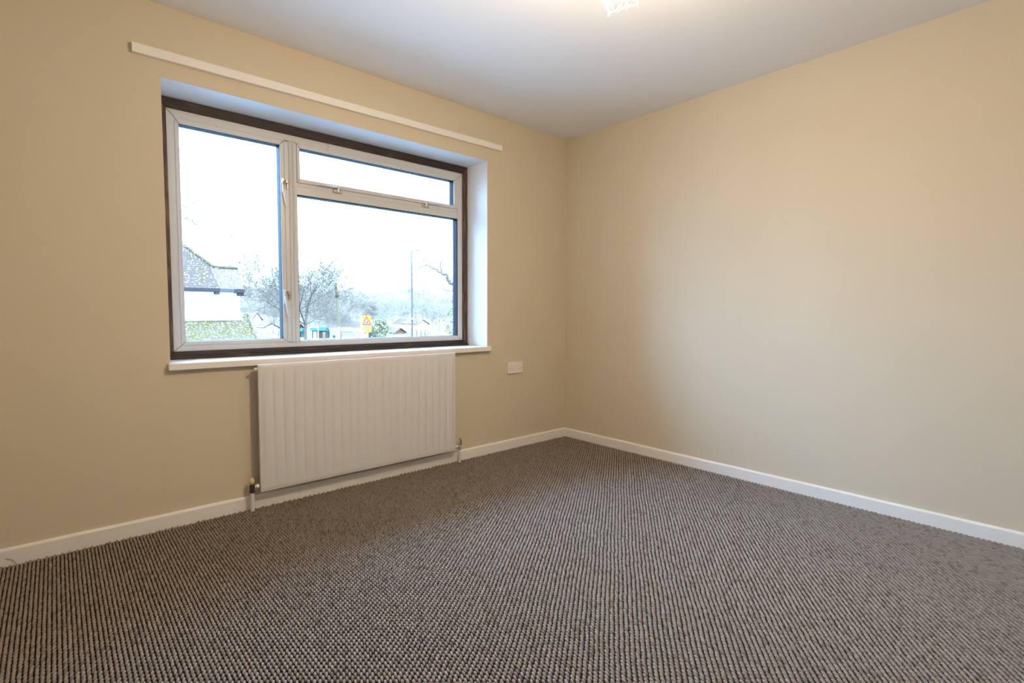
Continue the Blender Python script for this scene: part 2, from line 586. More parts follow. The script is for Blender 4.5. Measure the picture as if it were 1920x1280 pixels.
# ------------------------------------------------------------------ radiator
RXa, RXb, RZa, RZb, RY = -2.373, -1.157, 0.095, 0.749, -0.076
rad = empty('radiator', ((RXa + RXb) / 2, -0.06, 0))
tag(rad, 'white single-panel radiator with vertical flutes under the window', 'radiator')
bm = bmesh.new()
NF = 23
pit = (RXb - RXa - 0.036) / NF
cols = []
xs_ = [RXa + 0.004, RXa + 0.016]
K = 10
for i in range(NF * K + 1):
    xs_.append(RXa + 0.018 + pit * i / K)
xs_ += [RXb - 0.016, RXb - 0.004]
zs_ = [RZa + 0.004, RZa + 0.012, RZa + 0.022, RZa + 0.035, RZa + 0.055, RZa + 0.09, RZa + 0.2, RZa + 0.45, RZb - 0.08, RZb - 0.05, RZb - 0.03, RZb - 0.02, RZb - 0.010, RZb - 0.003]
grid = []
for x in xs_:
    u = ((x - RXa - 0.018) / pit)
    fr_ = u - math.floor(u + 1e-6)
    inside = RXa + 0.017 < x < RXb - 0.017
    # wide crown, narrow groove
    g = math.exp(-((min(fr_, 1 - fr_)) / 0.13) ** 2) if inside else 0.0
    col = []
    for z in zs_:
        up = min(1, max(0, (RZb - 0.012 - z) / 0.07))
        dn = min(1, max(0, (z - RZa - 0.010) / 0.085))
        k_ = (up * up * (3 - 2 * up)) * (dn * dn * (3 - 2 * dn))
        y = RY + 0.0045 * g * k_ + (0.0018 * math.sin(math.pi * fr_) * -1 * k_ if inside else 0)
        if z < RZa + 0.008 or z > RZb - 0.006 or x < RXa + 0.008 or x > RXb - 0.008:
            y += 0.003
        col.append(bm.verts.new((x, y, z)))
    grid.append(col)
for i in range(len(grid) - 1):
    for j in range(len(zs_) - 1):
        bm.faces.new((grid[i][j], grid[i + 1][j], grid[i + 1][j + 1], grid[i][j + 1]))
# sides, back
loop = [grid[i][0] for i in range(len(grid))] + [grid[-1][j] for j in range(1, len(zs_))] + \
       [grid[i][-1] for i in range(len(grid) - 2, -1, -1)] + [grid[0][j] for j in range(len(zs_) - 2, 0, -1)]
back = [bm.verts.new((min(max(v.co.x, RXa), RXb), RY + 0.022, v.co.z)) for v in loop]
n = len(loop)
for i in range(n):
    bm.faces.new((loop[i], loop[(i + 1) % n], back[(i + 1) % n], back[i]))
bm.faces.new(back)
obj('panel', bm, M_RAD, rad, smooth=True).modifiers.new('es', 'EDGE_SPLIT').split_angle = math.radians(50)
# rolled seam round the panel
for q in (((RXa, RXb), (RZb - 0.004, RZb)), ((RXa, RXb), (RZa, RZa + 0.004)), ((RXa, RXa + 0.004), (RZa + 0.004, RZb - 0.004)), ((RXb - 0.004, RXb), (RZa + 0.004, RZb - 0.004))):
    obj('seam_edge', bxm(q[0][0], q[0][1], RY + 0.002, RY + 0.020, q[1][0], q[1][1]), M_RAD, rad, bevel=0.0015)
for x in (-2.2, -1.37):
    bm = bmesh.new()
    box(bm, x - 0.02, x + 0.02, RY + 0.0222, -0.0155, 0.18, 0.22)
    box(bm, x - 0.015, x + 0.015, -0.0155, -0.0002, 0.14, 0.66)
    box(bm, x - 0.02, x + 0.02, RY + 0.0222, -0.0155, 0.60, 0.64)
    obj('bracket', bm, M_RAD, rad)
# air vent stub at the upper left
bm = bmesh.new(); lathe(bm, (RXa, RY + 0.014, 0.727), [(-0.016, 0.008), (-0.003, 0.008), (-0.003, 0.011), (0.003, 0.011)], 'x', 6)
obj('air_vent', bm, M_RAD, rad)
# left valve
VX, VY = -2.408, -0.048
v = obj('lockshield_valve', (lambda b_: (lathe(b_, (VX, VY, 0), [(0.094, 0.0135), (0.104, 0.0135), (0.106, 0.012), (0.137, 0.012)], 'z', 12), b_)[1])(bmesh.new()), M_BLACK, rad)
v['label'] = 'black valve body'
bm = bmesh.new(); lathe(bm, (VX, VY, 0), [(0.1372, 0.0115), (0.152, 0.012), (0.163, 0.0095), (0.170, 0.005)], 'z', 12)
sub('valve_cap', bm, M_YELLOW, v, rad, smooth=True)['label'] = 'yellowed plastic cap'
bm = bmesh.new(); lathe(bm, (VX, VY, 0.121), [(0.0122, 0.008), (0.018, 0.008), (0.020, 0.0135), (0.033, 0.0135), (0.034, 0.010)], 'x', 6)
sub('union_nut', bm, M_RAD, v, rad)
bm = bmesh.new(); tube(bm, [(VX, VY, -0.003), (VX, VY, 0.0938)], 0.0105, 16)
obj('pipe', bm, M_RAD, rad, smooth=False)
bm = bmesh.new(); tube(bm, [(VX + 0.0342, VY, 0.121), (RXa + 0.03, VY, 0.121), (RXa + 0.035, RY + 0.023, 0.121)], 0.007, 10)
obj('pipe', bm, M_RAD, rad)
# right valve
VX2, VY2 = -1.104, -0.046
bm = bmesh.new(); lathe(bm, (VX2, VY2, 0), [(0.084, 0.009), (0.092, 0.011), (0.108, 0.011), (0.114, 0.009)], 'z', 12)
v = obj('wheel_valve', bm, M_CHROME, rad)
bm = bmesh.new(); lathe(bm, (VX2, VY2, 0), [(0.1142, 0.007), (0.128, 0.0075), (0.146, 0.005), (0.160, 0.0025)], 'z', 12)
sub('valve_spindle', bm, M_CHROME, v, rad)
bm = bmesh.new(); tube(bm, [(VX2 + 0.008, VY2 - 0.004, 0.113), (VX2 + 0.010, VY2 - 0.006, 0.135), (VX2 + 0.002, VY2 - 0.004, 0.164)], [0.003, 0.0035, 0.0018], 6)
sub('valve_key', bm, M_BLACK, v, rad)
bm = bmesh.new(); lathe(bm, (VX2, VY2, 0.108), [(-0.040, 0.008), (-0.036, 0.0125), (-0.022, 0.0125), (-0.020, 0.008), (-0.0112, 0.008)], 'x', 6)
sub('union_nut', bm, M_RAD, v, rad)
bm = bmesh.new(); tube(bm, [(RXb - 0.03, RY + 0.023, 0.112), (RXb - 0.01, VY2, 0.110), (VX2 - 0.0402, VY2, 0.108)], 0.007, 10)
obj('pipe', bm, M_RAD, rad)
bm = bmesh.new(); tube(bm, [(VX2, VY2, -0.003), (VX2, VY2, 0.0838)], 0.0085, 14)
obj('pipe', bm, M_RAD, rad)

# ------------------------------------------------------------------ double socket
soc = empty('wall_socket', (-0.5615, 0, 0.604))
tag(soc, 'white double power socket on the cream wall between window and corner', 'socket')
sx0, sx1, sz0, sz1 = -0.636, -0.487, 0.561, 0.647
obj('faceplate', bxm(sx0, sx1, -0.0105, -0.0002, sz0, sz1), M_SOCKET, soc, bevel=0.0025, seg=3)
scx = (sx0 + sx1) / 2
for s in (-1, 1):
    bm = bmesh.new()
    prism(bm, [(scx + s * 0.009 - 0.0065, -0.0106, 0.606), (scx + s * 0.009 - 0.0065, -0.0128, 0.607), (scx + s * 0.009 - 0.0065, -0.0155, 0.628), (scx + s * 0.009 - 0.0065, -0.0106, 0.629)], (0.013, 0, 0))
    obj('rocker_switch', bm, M_SOCKET, soc, bevel=0.0007)
    c = scx + s * 0.037
    for (dx, dz, w, h) in ((0, 0.010, 0.0020, 0.0042), (-0.011, -0.012, 0.0032, 0.0020), (0.011, -0.012, 0.0032, 0.0020)):
        obj('pin_slot', bxm(c + dx - w, c + dx + w, -0.0109, -0.01055, 0.605 + dz - h, 0.605 + dz + h), M_HOLE, soc)
    bm = bmesh.new(); lathe(bm, (scx + s * 0.0600, -0.0107, 0.6025), [(-0.0003, 0.003), (0.0, 0.003)], 'y', 10)
    obj('screw', bm, M_HOLE, soc)

# ------------------------------------------------------------------ pendant lamp with square lattice shade
LZ0, LZ1 = 1.98, 2.095
A = Vector((-1.766, -1.779, 0)); B = Vector((-1.744, -1.866, 0))
side = (B - A).length * 1.08
ax = (B - A).normalized()
ay = Vector((ax.y, -ax.x, 0))            # towards -x
if ay.x > 0: ay = -ay
ay = (Matrix.Rotation(math.radians(11), 3, 'Z') @ ay)
LC = A + ax * side / 2 + ay * side / 2
lamp = empty('pendant_lamp', (LC.x, LC.y, H))
tag(lamp, 'lit pendant lamp with small square lattice shade hanging from the ceiling', 'ceiling lamp')
M_BEAD = mat('clear_white_bead', (0.92, 0.90, 0.86), 0.2, noise=0.02, scale=100)
M_CORD = mat('white_flex', (0.8, 0.78, 0.75), 0.5, noise=0.02, scale=30)
bm = bmesh.new(); lathe(bm, (LC.x, LC.y, 0), [(H - 0.028, 0.018), (H - 0.022, 0.03), (H - 0.006, 0.046), (H - 0.0002, 0.046)], 'z', 24)
obj('ceiling_rose', bm, M_CORD, lamp, smooth=True)
bm = bmesh.new(); tube(bm, [(LC.x, LC.y, H - 0.028), (LC.x, LC.y, LZ1 + 0.03)], 0.0035, 8)
obj('flex', bm, M_CORD, lamp)
bm = bmesh.new(); lathe(bm, (LC.x, LC.y, 0), [(LZ1 - 0.012, 0.017), (LZ1 + 0.022, 0.017), (LZ1 + 0.030, 0.008)], 'z', 16)
obj('lamp_holder', bm, M_CORD, lamp)
M_BULB, t, b = new_mat('glowing_bulb')
b.inputs['Emission Color'].default_value = (1.0, 0.80, 0.52, 1)
b.inputs['Emission Strength'].default_value = 40
bm = bmesh.new(); lathe(bm, (LC.x, LC.y, 0), [(LZ1 - 0.013, 0.010), (LZ1 - 0.03, 0.014), (LZ1 - 0.045, 0.021), (LZ1 - 0.058, 0.023), (LZ1 - 0.070, 0.020), (LZ1 - 0.079, 0.009)], 'z', 16)
obj('bulb', bm, M_BULB, lamp, smooth=True)
shade = group_part('lamp_shade', lamp)


def lp(i, j, z):
    return A + ax * (side * i) + ay * (side * j) + Vector((0, 0, z))


for z in (LZ0, LZ1):                                    # square wire rims
    for (p, q) in (((0, 0), (1, 0)), ((1, 0), (1, 1)), ((1, 1), (0, 1)), ((0, 1), (0, 0))):
        bm = bmesh.new(); tube(bm, [lp(*p, z), lp(*q, z)], 0.0010, 6)
        sub('rim_wire', bm, M_BEAD, shade, lamp)
bm = bmesh.new()
for (p, q) in (((0.5, 0), (0.5, 1)), ((0, 0.5), (1, 0.5))):
    tube(bm, [lp(*p, LZ1), lp(*q, LZ1)], 0.0014, 6)
sub('spider', bm, M_BEAD, shade, lamp)
faces4 = (((0, 0), (1, 0)), ((1, 0), (1, 1)), ((1, 1), (0, 1)), ((0, 1), (0, 0)))


def fp_(face, u, z):
    (p, q) = face
    return lp(p[0] + (q[0] - p[0]) * u, p[1] + (q[1] - p[1]) * u, z)


NC, NR = 4, 4
hz = (LZ1 - LZ0) / NR
for face in faces4:
    for r_ in range(1, NR):                              # level ribs
        bm = bmesh.new(); tube(bm, [fp_(face, 0, LZ0 + hz * r_), fp_(face, 1, LZ0 + hz * r_)], 0.0008, 5)
        sub('lattice_wire', bm, M_BEAD, shade, lamp)
    for k in range(NC):                                  # slanting ribs, alternately left and right
        for s_ in (1, -1):
            pts_ = []
            for r_ in range(NR + 1):
                u = (k + 0.5 + s_ * (0.5 if r_ % 2 else -0.5)) / NC
                pts_.append(fp_(face, min(1, max(0, u)), LZ0 + hz * r_))
            bm = bmesh.new(); tube(bm, pts_, 0.0007, 5)
            sub('lattice_wire', bm, M_BEAD, shade, lamp)
    bm = bmesh.new(); tube(bm, [fp_(face, 0, LZ0), fp_(face, 0, LZ1)], 0.0010, 6)
    sub('corner_wire', bm, M_BEAD, shade, lamp)
    for k in range(3):                                   # small drops hanging below the rim
        c_ = fp_(face, k / 3, 0)
        bm = bmesh.new(); lathe(bm, c_, [(LZ0 - 0.0010, 0.0008), (LZ0 - 0.004, 0.0022), (LZ0 - (0.010 if k == 0 else 0.006), 0.0004)], 'z', 6)
        sub('drop', bm, M_BEAD, shade, lamp)
ld = bpy.data.lights.new('bulb_light', 'POINT')
ld.energy = LAMP_POWER
ld.color = LAMP_COLOUR
ld.shadow_soft_size = 0.04
lo = bpy.data.objects.new('bulb_light', ld)
COL.objects.link(lo)
lo.parent = lamp
lo.location = (0, 0, (LZ1 - 0.106) - H)

# a stray carpet thread standing against the skirting
bm = bmesh.new()
tube(bm, [(-3.280, -0.022, -0.002), (-3.286, -0.019, 0.012), (-3.297, -0.0175, 0.023), (-3.312, -0.0172, 0.030)], 0.0007, 5)
tag(obj('carpet_thread', bm, M_BACKING), 'single dark carpet thread curling up against the skirting at far left', 'thread')

# ================================================================== OUTSIDE (upper floor: the ground lies 2.7 m below)
GZ = -2.7
M_GROUND = ramp_mat('wet_pale_paving_and_grass', [(0.3, (0.11, 0.12, 0.12)), (0.6, (0.17, 0.175, 0.175))], 0.15, 0.8)
M_HILL = ramp_mat('winter_woodland_slope', [(0.25, (0.085, 0.062, 0.045)), (0.5, (0.105, 0.074, 0.054)), (0.75, (0.125, 0.083, 0.058))], 0.5, 0.95, detail=9)
M_BRANCH = mat('near_branch_bark', (0.056, 0.042, 0.033), 0.9, noise=0.2, scale=4, spec=0.0)
M_HOUSE = mat('white_house_render', (0.80, 0.77, 0.72), 0.8, noise=0.02, scale=2)


def roof_mat(name, slate, moss, amount, speck, speck_amount):
    """tiles with soft moss patches, pale lichen specks and faint courses"""
    mt, t, b = new_mat(name)
    b.inputs['Roughness'].default_value = 0.85
    co = t.nodes.new('ShaderNodeTexCoord')
    def noise(sc, det):
        n = t.nodes.new('ShaderNodeTexNoise'); n.inputs['Scale'].default_value = sc; n.inputs['Detail'].default_value = det
        t.links.new(co.outputs['Object'], n.inputs['Vector']); return n
    def ramp(n, a, c):
        r = t.nodes.new('ShaderNodeMapRange'); r.inputs['From Min'].default_value = a; r.inputs['From Max'].default_value = c
        t.links.new(n.outputs['Fac'], r.inputs['Value']); return r
    def mixc(f, a, c):
        m_ = t.nodes.new('ShaderNodeMix'); m_.data_type = 'RGBA'
        t.links.new(f.outputs[0], m_.inputs[0])
        for sk, v in ((6, a), (7, c)):
            if isinstance(v, tuple): m_.inputs[sk].default_value = (*v, 1)
            else: t.links.new(v.outputs[2], m_.inputs[sk])
        return m_
    base = mixc(ramp(noise(1.6, 7), 0.55 - amount, 0.70 - amount), slate, moss)
    fine = mixc(ramp(noise(9, 3), 0.35, 0.65), tuple(0.75 * c for c in slate), tuple(1.35 * c for c in slate))
    m1 = t.nodes.new('ShaderNodeMix'); m1.data_type = 'RGBA'; m1.inputs[0].default_value = 0.4
    t.links.new(base.outputs[2], m1.inputs[6]); t.links.new(fine.outputs[2], m1.inputs[7])
    sp_ = mixc(ramp(noise(11, 2), 0.66 - speck_amount, 0.70 - speck_amount), m1, speck)
    sep = t.nodes.new('ShaderNodeSeparateXYZ'); t.links.new(co.outputs['Object'], sep.inputs[0])
    fr_ = t.nodes.new('ShaderNodeMath'); fr_.operation = 'PINGPONG'; fr_.inputs[1].default_value = 0.06
    t.links.new(sep.outputs['Z'], fr_.inputs[0])
    bp_ = t.nodes.new('ShaderNodeBump'); bp_.inputs['Strength'].default_value = 0.6; bp_.inputs['Distance'].default_value = 0.3
    t.links.new(fr_.outputs[0], bp_.inputs['Height']); t.links.new(bp_.outputs[0], b.inputs['Normal'])
    t.links.new(sp_.outputs[2], b.inputs['Base Color'])
    return mt


M_TILE = roof_mat('mossy_roof_tiles', (0.046, 0.030, 0.023), (0.042, 0.030, 0.011), 0.03, (0.30, 0.22, 0.16), 0.035)
M_TILE2 = roof_mat('pale_roof_tiles', (0.068, 0.044, 0.031), (0.058, 0.042, 0.023), -0.05, (0.30, 0.22, 0.16), 0.05)
M_MOSS = roof_mat('thick_green_moss_tiles', (0.050, 0.036, 0.019), (0.040, 0.032, 0.007), 0.08, (0.30, 0.22, 0.16), 0.05)
M_GUTTER = mat('black_gutter', (0.026, 0.020, 0.020), 0.5, noise=0.3, scale=8)
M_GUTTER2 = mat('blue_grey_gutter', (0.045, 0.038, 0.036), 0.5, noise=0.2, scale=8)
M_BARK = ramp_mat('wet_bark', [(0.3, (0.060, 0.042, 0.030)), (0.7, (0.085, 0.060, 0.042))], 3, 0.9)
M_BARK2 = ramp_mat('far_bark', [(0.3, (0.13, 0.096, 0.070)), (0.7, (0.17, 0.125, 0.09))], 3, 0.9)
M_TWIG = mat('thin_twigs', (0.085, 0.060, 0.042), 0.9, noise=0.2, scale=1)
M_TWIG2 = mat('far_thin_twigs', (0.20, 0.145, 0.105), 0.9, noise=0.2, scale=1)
M_LEAF = mat('evergreen_foliage', (0.15, 0.125, 0.068), 0.8, noise=0.4, scale=4)
M_BLUE = mat('bright_blue_paint', (0.016, 0.042, 0.042), 0.5, noise=0.1, scale=3)
M_PALEBLUE = mat('pale_blue_paint', (0.070, 0.080, 0.056), 0.5, noise=0.1, scale=3)
M_WHITE = mat('white_outdoor_paint', (0.75, 0.74, 0.70), 0.5, noise=0.03, scale=3)
M_STEEL = mat('grey_steel_column', (0.048, 0.040, 0.038), 0.6, noise=0.1, scale=3)
M_POLE = ramp_mat('tarred_pole_timber', [(0.3, (0.070, 0.046, 0.026)), (0.7, (0.095, 0.064, 0.034))], 4, 0.9, stretch=(6, 6, 1))
M_SIGNY = mat('yellow_sign_backing', (0.20, 0.082, 0.015), 0.5, noise=0.02, scale=3)
M_SIGNW = mat('white_sign_face', (0.185, 0.095, 0.058), 0.5, noise=0.02, scale=3)
M_SIGNR = mat('red_sign_border', (0.16, 0.012, 0.005), 0.5, noise=0.02, scale=3)
M_SIGNK = mat('dark_sign_lettering', (0.030, 0.018, 0.020), 0.6, noise=0.02, scale=3)
M_BOX = mat('blue_grey_cabinet', (0.024, 0.020, 0.026), 0.5, noise=0.1, scale=5)
M_BRICKR = mat('red_brick_far', (0.17, 0.062, 0.036), 0.9, noise=0.15, scale=3)
for m_ in (M_HILL, M_TILE, M_TILE2, M_MOSS, M_GUTTER, M_GUTTER2, M_BARK, M_BARK2, M_TWIG, M_TWIG2, M_LEAF, M_BLUE, M_PALEBLUE, M_STEEL, M_POLE,
           M_SIGNY, M_SIGNW, M_SIGNR, M_SIGNK, M_BOX, M_BRICKR, M_HOUSE, M_GROUND):
    m_.node_tree.nodes['Principled BSDF'].inputs['Specular IOR Level'].default_value = 0.0

bm = bmesh.new()
box(bm, -140, 240, 0.6, 260, GZ - 0.4, GZ)
struct(obj('ground', bm, M_GROUND))

# woodland slope far behind, an uneven ridge
rng = random.Random(3)
bm = bmesh.new()
NXH, NYH = 90, 14
g = []
for i in range(NXH + 1):
    x = -60 + 300 * i / NXH
    col = []
    for j in range(NYH + 1):
        t_ = j / NYH
        y = 108 + 60 * t_
        hgt = 9.0 * min(1, t_ * 2.2) ** 0.6 + (0.9 * math.sin(x * 0.09) + 0.6 * math.sin(x * 0.23 + 1)) * min(1, t_ * 4)
        if 0 < j < NYH:
            hgt += rng.uniform(-0.9, 0.9)
        col.append(bm.verts.new((x + rng.uniform(-1, 1), y, GZ + (hgt if j else -0.1))))
    g.append(col)
for i in range(NXH):
    for j in range(NYH):
        bm.faces.new((g[i][j], g[i + 1][j], g[i + 1][j + 1], g[i][j + 1]))
struct(obj('hillside', bm, M_HILL, smooth=True))


# ------------------------------------------------------------------ the house across the way
HY = 29.0                                   # eaves line of its front roof
E1 = px_on_y(456, 541, HY)                  # right end of the eaves
RR = px_on_y(445.5, 503, HY + 1.05)         # right end of the low ridge
SL = (RR.z - E1.z) / 1.05                   # rise of the roof per metre
R2 = px_on_y(400, 499.5, HY + 1.05); R2.z = RR.z
XL = -4.5
hs = empty('neighbour_house', ((XL + E1.x) / 2, HY + 3, GZ))
tag(hs, 'white rendered house with mossy tiled roofs seen through the left pane', 'house')
wx1 = E1.x - 0.12
zt = px_on_y(400, 600, HY + 0.25).z
obj('wall', bxm(XL, wx1, HY + 0.25, HY + 5.5, GZ, E1.z - 0.04), M_HOUSE, hs)


def slab(pts, th=0.12):
    bm = bmesh.new()
    a, b_, c = Vector(pts[0]), Vector(pts[1]), Vector(pts[2])
    nrm = (b_ - a).cross(c - a).normalized()
    if nrm.z < 0: nrm = -nrm
    prism(bm, pts, -nrm * th)
    return bm


def rp(x, s):                               # a point on the front roof plane
    return Vector((x, HY + s, E1.z + SL * s))


top_s = 3.3
hip_top_x = R2.x - (top_s - 1.05) * 1.15
split = px_on_y(411, 541, HY).x  # roof and gutter are coloured paler to the right of here
obj('roof', slab([rp(XL, -0.02), rp(split, -0.02), rp(split - 0.2, 1.05), rp(R2.x, 1.05), rp(hip_top_x, top_s), rp(XL, top_s)]), M_TILE, hs)
obj('roof', slab([rp(split + 0.01, -0.02), rp(E1.x, -0.02), rp(E1.x, 1.05), rp(split - 0.19, 1.05)]), M_TILE2, hs)['label'] = 'pale end of the roof'
obj('roof', slab([rp(R2.x, 1.05), rp(E1.x, 1.05), Vector((E1.x, HY + 2.2, E1.z)), Vector((R2.x, HY + 2.2, E1.z))]), M_TILE, hs)
obj('roof', slab([rp(hip_top_x, top_s), rp(XL, top_s), Vector((XL, HY + 6.6, E1.z)), Vector((R2.x + 0.3, HY + 6.6, E1.z)), ]), M_TILE, hs)
obj('ridge_tiles', (lambda b_: (tube(b_, [rp(R2.x, 1.06), rp(E1.x, 1.06)], 0.09, 8), b_)[1])(bmesh.new()), M_MOSS, hs)
obj('hip_tiles', (lambda b_: (tube(b_, [rp(R2.x, 1.06), rp(hip_top_x, top_s)], 0.09, 8), b_)[1])(bmesh.new()), M_MOSS, hs)
bm = bmesh.new(); prism(bm, [(E1.x - 0.1, HY + 0.1, E1.z - 0.1), (E1.x - 0.1, HY + 2.1, E1.z - 0.1), (E1.x - 0.1, HY + 1.05, RR.z - 0.15)], (0.02, 0, 0))
obj('gable', bm, M_HOUSE, hs)
gz1 = E1.z - 0.02
obj('gutter', bxm(XL, split, HY - 0.14, HY - 0.02, gz1 - 0.21, gz1), M_GUTTER, hs, bevel=0.03)
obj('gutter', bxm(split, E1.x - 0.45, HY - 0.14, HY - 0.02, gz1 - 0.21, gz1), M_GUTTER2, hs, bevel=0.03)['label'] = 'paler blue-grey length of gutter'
obj('gutter', bxm(E1.x - 0.449, E1.x + 0.05, HY - 0.16, HY + 0.2, gz1 - 0.24, gz1 - 0.01), M_GUTTER, hs, bevel=0.03)
obj('rainwater_hopper', bxm(E1.x - 0.32, E1.x + 0.02, HY - 0.1, HY + 0.15, gz1 - 0.40, gz1 - 0.241), M_GUTTER, hs, bevel=0.04)
obj('soffit', bxm(XL, E1.x - 0.1, HY, HY + 0.26, gz1 - 0.16, gz1 - 0.10), M_GUTTER, hs)
obj('gutter_bracket', bxm(split - 0.22, split, HY - 0.10, HY + 0.24, gz1 - 0.34, gz1 - 0.215), mat('dull_red_bracket', (0.04, 0.022, 0.02), 0.7, noise=0.1, scale=9, spec=0.0), hs)
# lower mossy lean-to roof
LX = px_on_y(469, 598.5, HY + 0.25)
ls = 0.70
low = [Vector((XL, HY + 0.25, zt)), Vector((LX.x, HY + 0.25, zt)), Vector((LX.x, HY - 2.2, zt - 2.45 * ls)), Vector((XL, HY - 2.2, zt - 2.45 * ls))]
obj('lean_to_roof', slab(low, 0.15), M_MOSS, hs)
bm = bmesh.new(); tube(bm, [low[1] + Vector((0, 0, 0.02)), low[2] + Vector((0, 0, 0.02))], 0.13, 8)
obj('verge_tiles', bm, M_TILE2, hs)
obj('flashing', bxm(XL, wx1 + 0.1, HY + 0.13, HY + 0.249, zt - 0.02, zt + 0.07), M_WHITE, hs)
obj('wall', bxm(XL, LX.x - 0.15, HY - 1.9, HY + 0.2, GZ, zt - 2.45 * ls - 0.02), M_HOUSE, hs)


# ------------------------------------------------------------------ bare trees
def seg(bm, p, q, r0, r1, n):
    a, b_ = frame_at(q - p)
    ra = [bm.verts.new(p + r0 * (a * math.cos(t) + b_ * math.sin(t))) for t in (2 * math.pi * k / n for k in range(n))]
    rb = [bm.verts.new(q + r1 * (a * math.cos(t) + b_ * math.sin(t))) for t in (2 * math.pi * k / n for k in range(n))]
    for k in range(n):
        bm.faces.new((ra[k], ra[(k + 1) % n], rb[(k + 1) % n], rb[k]))


def limb(bms, p, d, length, r, level, maxl, rng, spread=0.9, rmin=0.008):
    """recursive branching; bms = (trunk mesh, twig mesh)"""
    bm = bms[0] if level < 2 else bms[1]
    nseg = 4 if level < 2 else 3
    n = 7 if level == 0 else (5 if level == 1 else 3)
    step = length / nseg
    rr_ = r
    for s in range(nseg):
        j_ = 0.07 if level == 0 else 0.17
        d = (d + Vector((rng.gauss(0, j_), rng.gauss(0, j_), rng.gauss(0, 0.10) + (0.05 if level else 0)))).normalized()
        q = p + d * step
        r2 = max(rmin * 0.7, rr_ * (0.84 if level == 0 else 0.74))
        seg(bm, p, q, rr_, r2, n)
        p, rr_ = q, r2
        if level < maxl and (level > 0 or s > 0):
            for _ in range(3 if level in (0, maxl - 1) else 2):
                a, b_ = frame_at(d)
                t = rng.uniform(0, 2 * math.pi)
                nd = (d * rng.uniform(0.35, 0.8) + (a * math.cos(t) + b_ * math.sin(t)) * spread).normalized()
                nd.z += 0.22
                ln = length * (rng.uniform(0.75, 1.05) if level == 0 else rng.uniform(0.42, 0.66))
                limb(bms, p, nd.normalized(), ln, max(rmin, rr_ * rng.uniform(0.45, 0.65)), level + 1, maxl, rng, spread, rmin)


def make_tree(name, loc, height, rad_, seed, bark, twig, label, group=None, maxl=3, lean=(0, 0), spread=0.9, rmin=0.008, wide=1.0):
    root = empty(name, loc)
    tag(root, label, 'tree', group)
    b1, b2 = bmesh.new(), bmesh.new()
    rg = random.Random(seed)
    limb((b1, b2), Vector(loc) + Vector((0, 0, -0.1)), Vector((lean[0], lean[1], 1)).normalized(), height * 0.42, rad_, 0, maxl, rg, spread, rmin)
    # bring the crown to the wanted height
    zmax = max(v.co.z for v in b2.verts) - loc[2]
    k_ = height / zmax
    for b_ in (b1, b2):
        for v in b_.verts:
            v.co = Vector(loc) + (v.co - Vector(loc)) * k_
            w_ = 1 + (wide - 1) * min(1, max(0, (v.co.z - loc[2]) / (0.5 * height)))
            v.co.x = loc[0] + (v.co.x - loc[0]) * w_
            v.co.y = loc[1] + (v.co.y - loc[1]) * w_
    obj('trunk', b1, bark, root)
    w_ = obj('twigs', b2, twig, root)
    w_['kind'] = 'stuff'
    return root


def ground_at(px, depth):
    p = px_point(px, 600, depth)
    return Vector((p.x, p.y, GZ))


# the big leaning tree left of the pole
make_tree('bare_tree', ground_at(571, 52), 12.0, 0.17, 12, M_BARK, M_TWIG, 'large bare spreading tree with a leaning trunk left of the telegraph pole', maxl=4, lean=(0.16, 0.0), spread=1.15, rmin=0.011, wide=1.7)
make_tree('bare_tree', ground_at(536, 60), 13.0, 0.15, 41, M_BARK, M_TWIG, 'tall bare tree partly hidden behind the window mullion', maxl=4, spread=0.8, rmin=0.012, wide=1.3)
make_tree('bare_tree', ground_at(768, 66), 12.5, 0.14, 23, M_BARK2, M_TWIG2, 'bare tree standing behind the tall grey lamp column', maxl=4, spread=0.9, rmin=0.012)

# four woodland trees on and below the slope; the rest are copies of them
protos = []
for k, (sd, h_) in enumerate(((5, 10.0), (8, 9.0), (15, 10.5), (27, 9.5))):
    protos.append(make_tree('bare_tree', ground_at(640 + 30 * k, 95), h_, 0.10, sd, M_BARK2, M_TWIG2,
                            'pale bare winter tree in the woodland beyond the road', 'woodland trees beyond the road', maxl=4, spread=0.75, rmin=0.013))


def copy_tree(r, loc, rz, sc):
    c = r.copy(); COL.objects.link(c)
    c.location = loc; c.rotation_euler = (0, 0, rz); c.scale = (sc, sc, sc)
    for ch in r.children:
        d_ = ch.copy(); COL.objects.link(d_)
        d_.parent = c
        d_.matrix_parent_inverse = Matrix.Identity(4)
    return c


rng = random.Random(11)
k = 0
for row, (dep, n_) in enumerate(((84, 11), (100, 13), (118, 15))):
    for i in range(n_):
        px = 455 + 425 * (i + rng.uniform(0.1, 0.9)) / n_
        sc = rng.uniform(0.72, 1.12)
        p = ground_at(px, dep + rng.uniform(-5, 5))
        if p.y > 108:
            p.z += min(7.0, 0.16 * (p.y - 106))
        if k < 4:
            pr = protos[k]; pr.location = p
        else:
            copy_tree(protos[k % 4], p, rng.uniform(0, 6.28), sc)
        k += 1


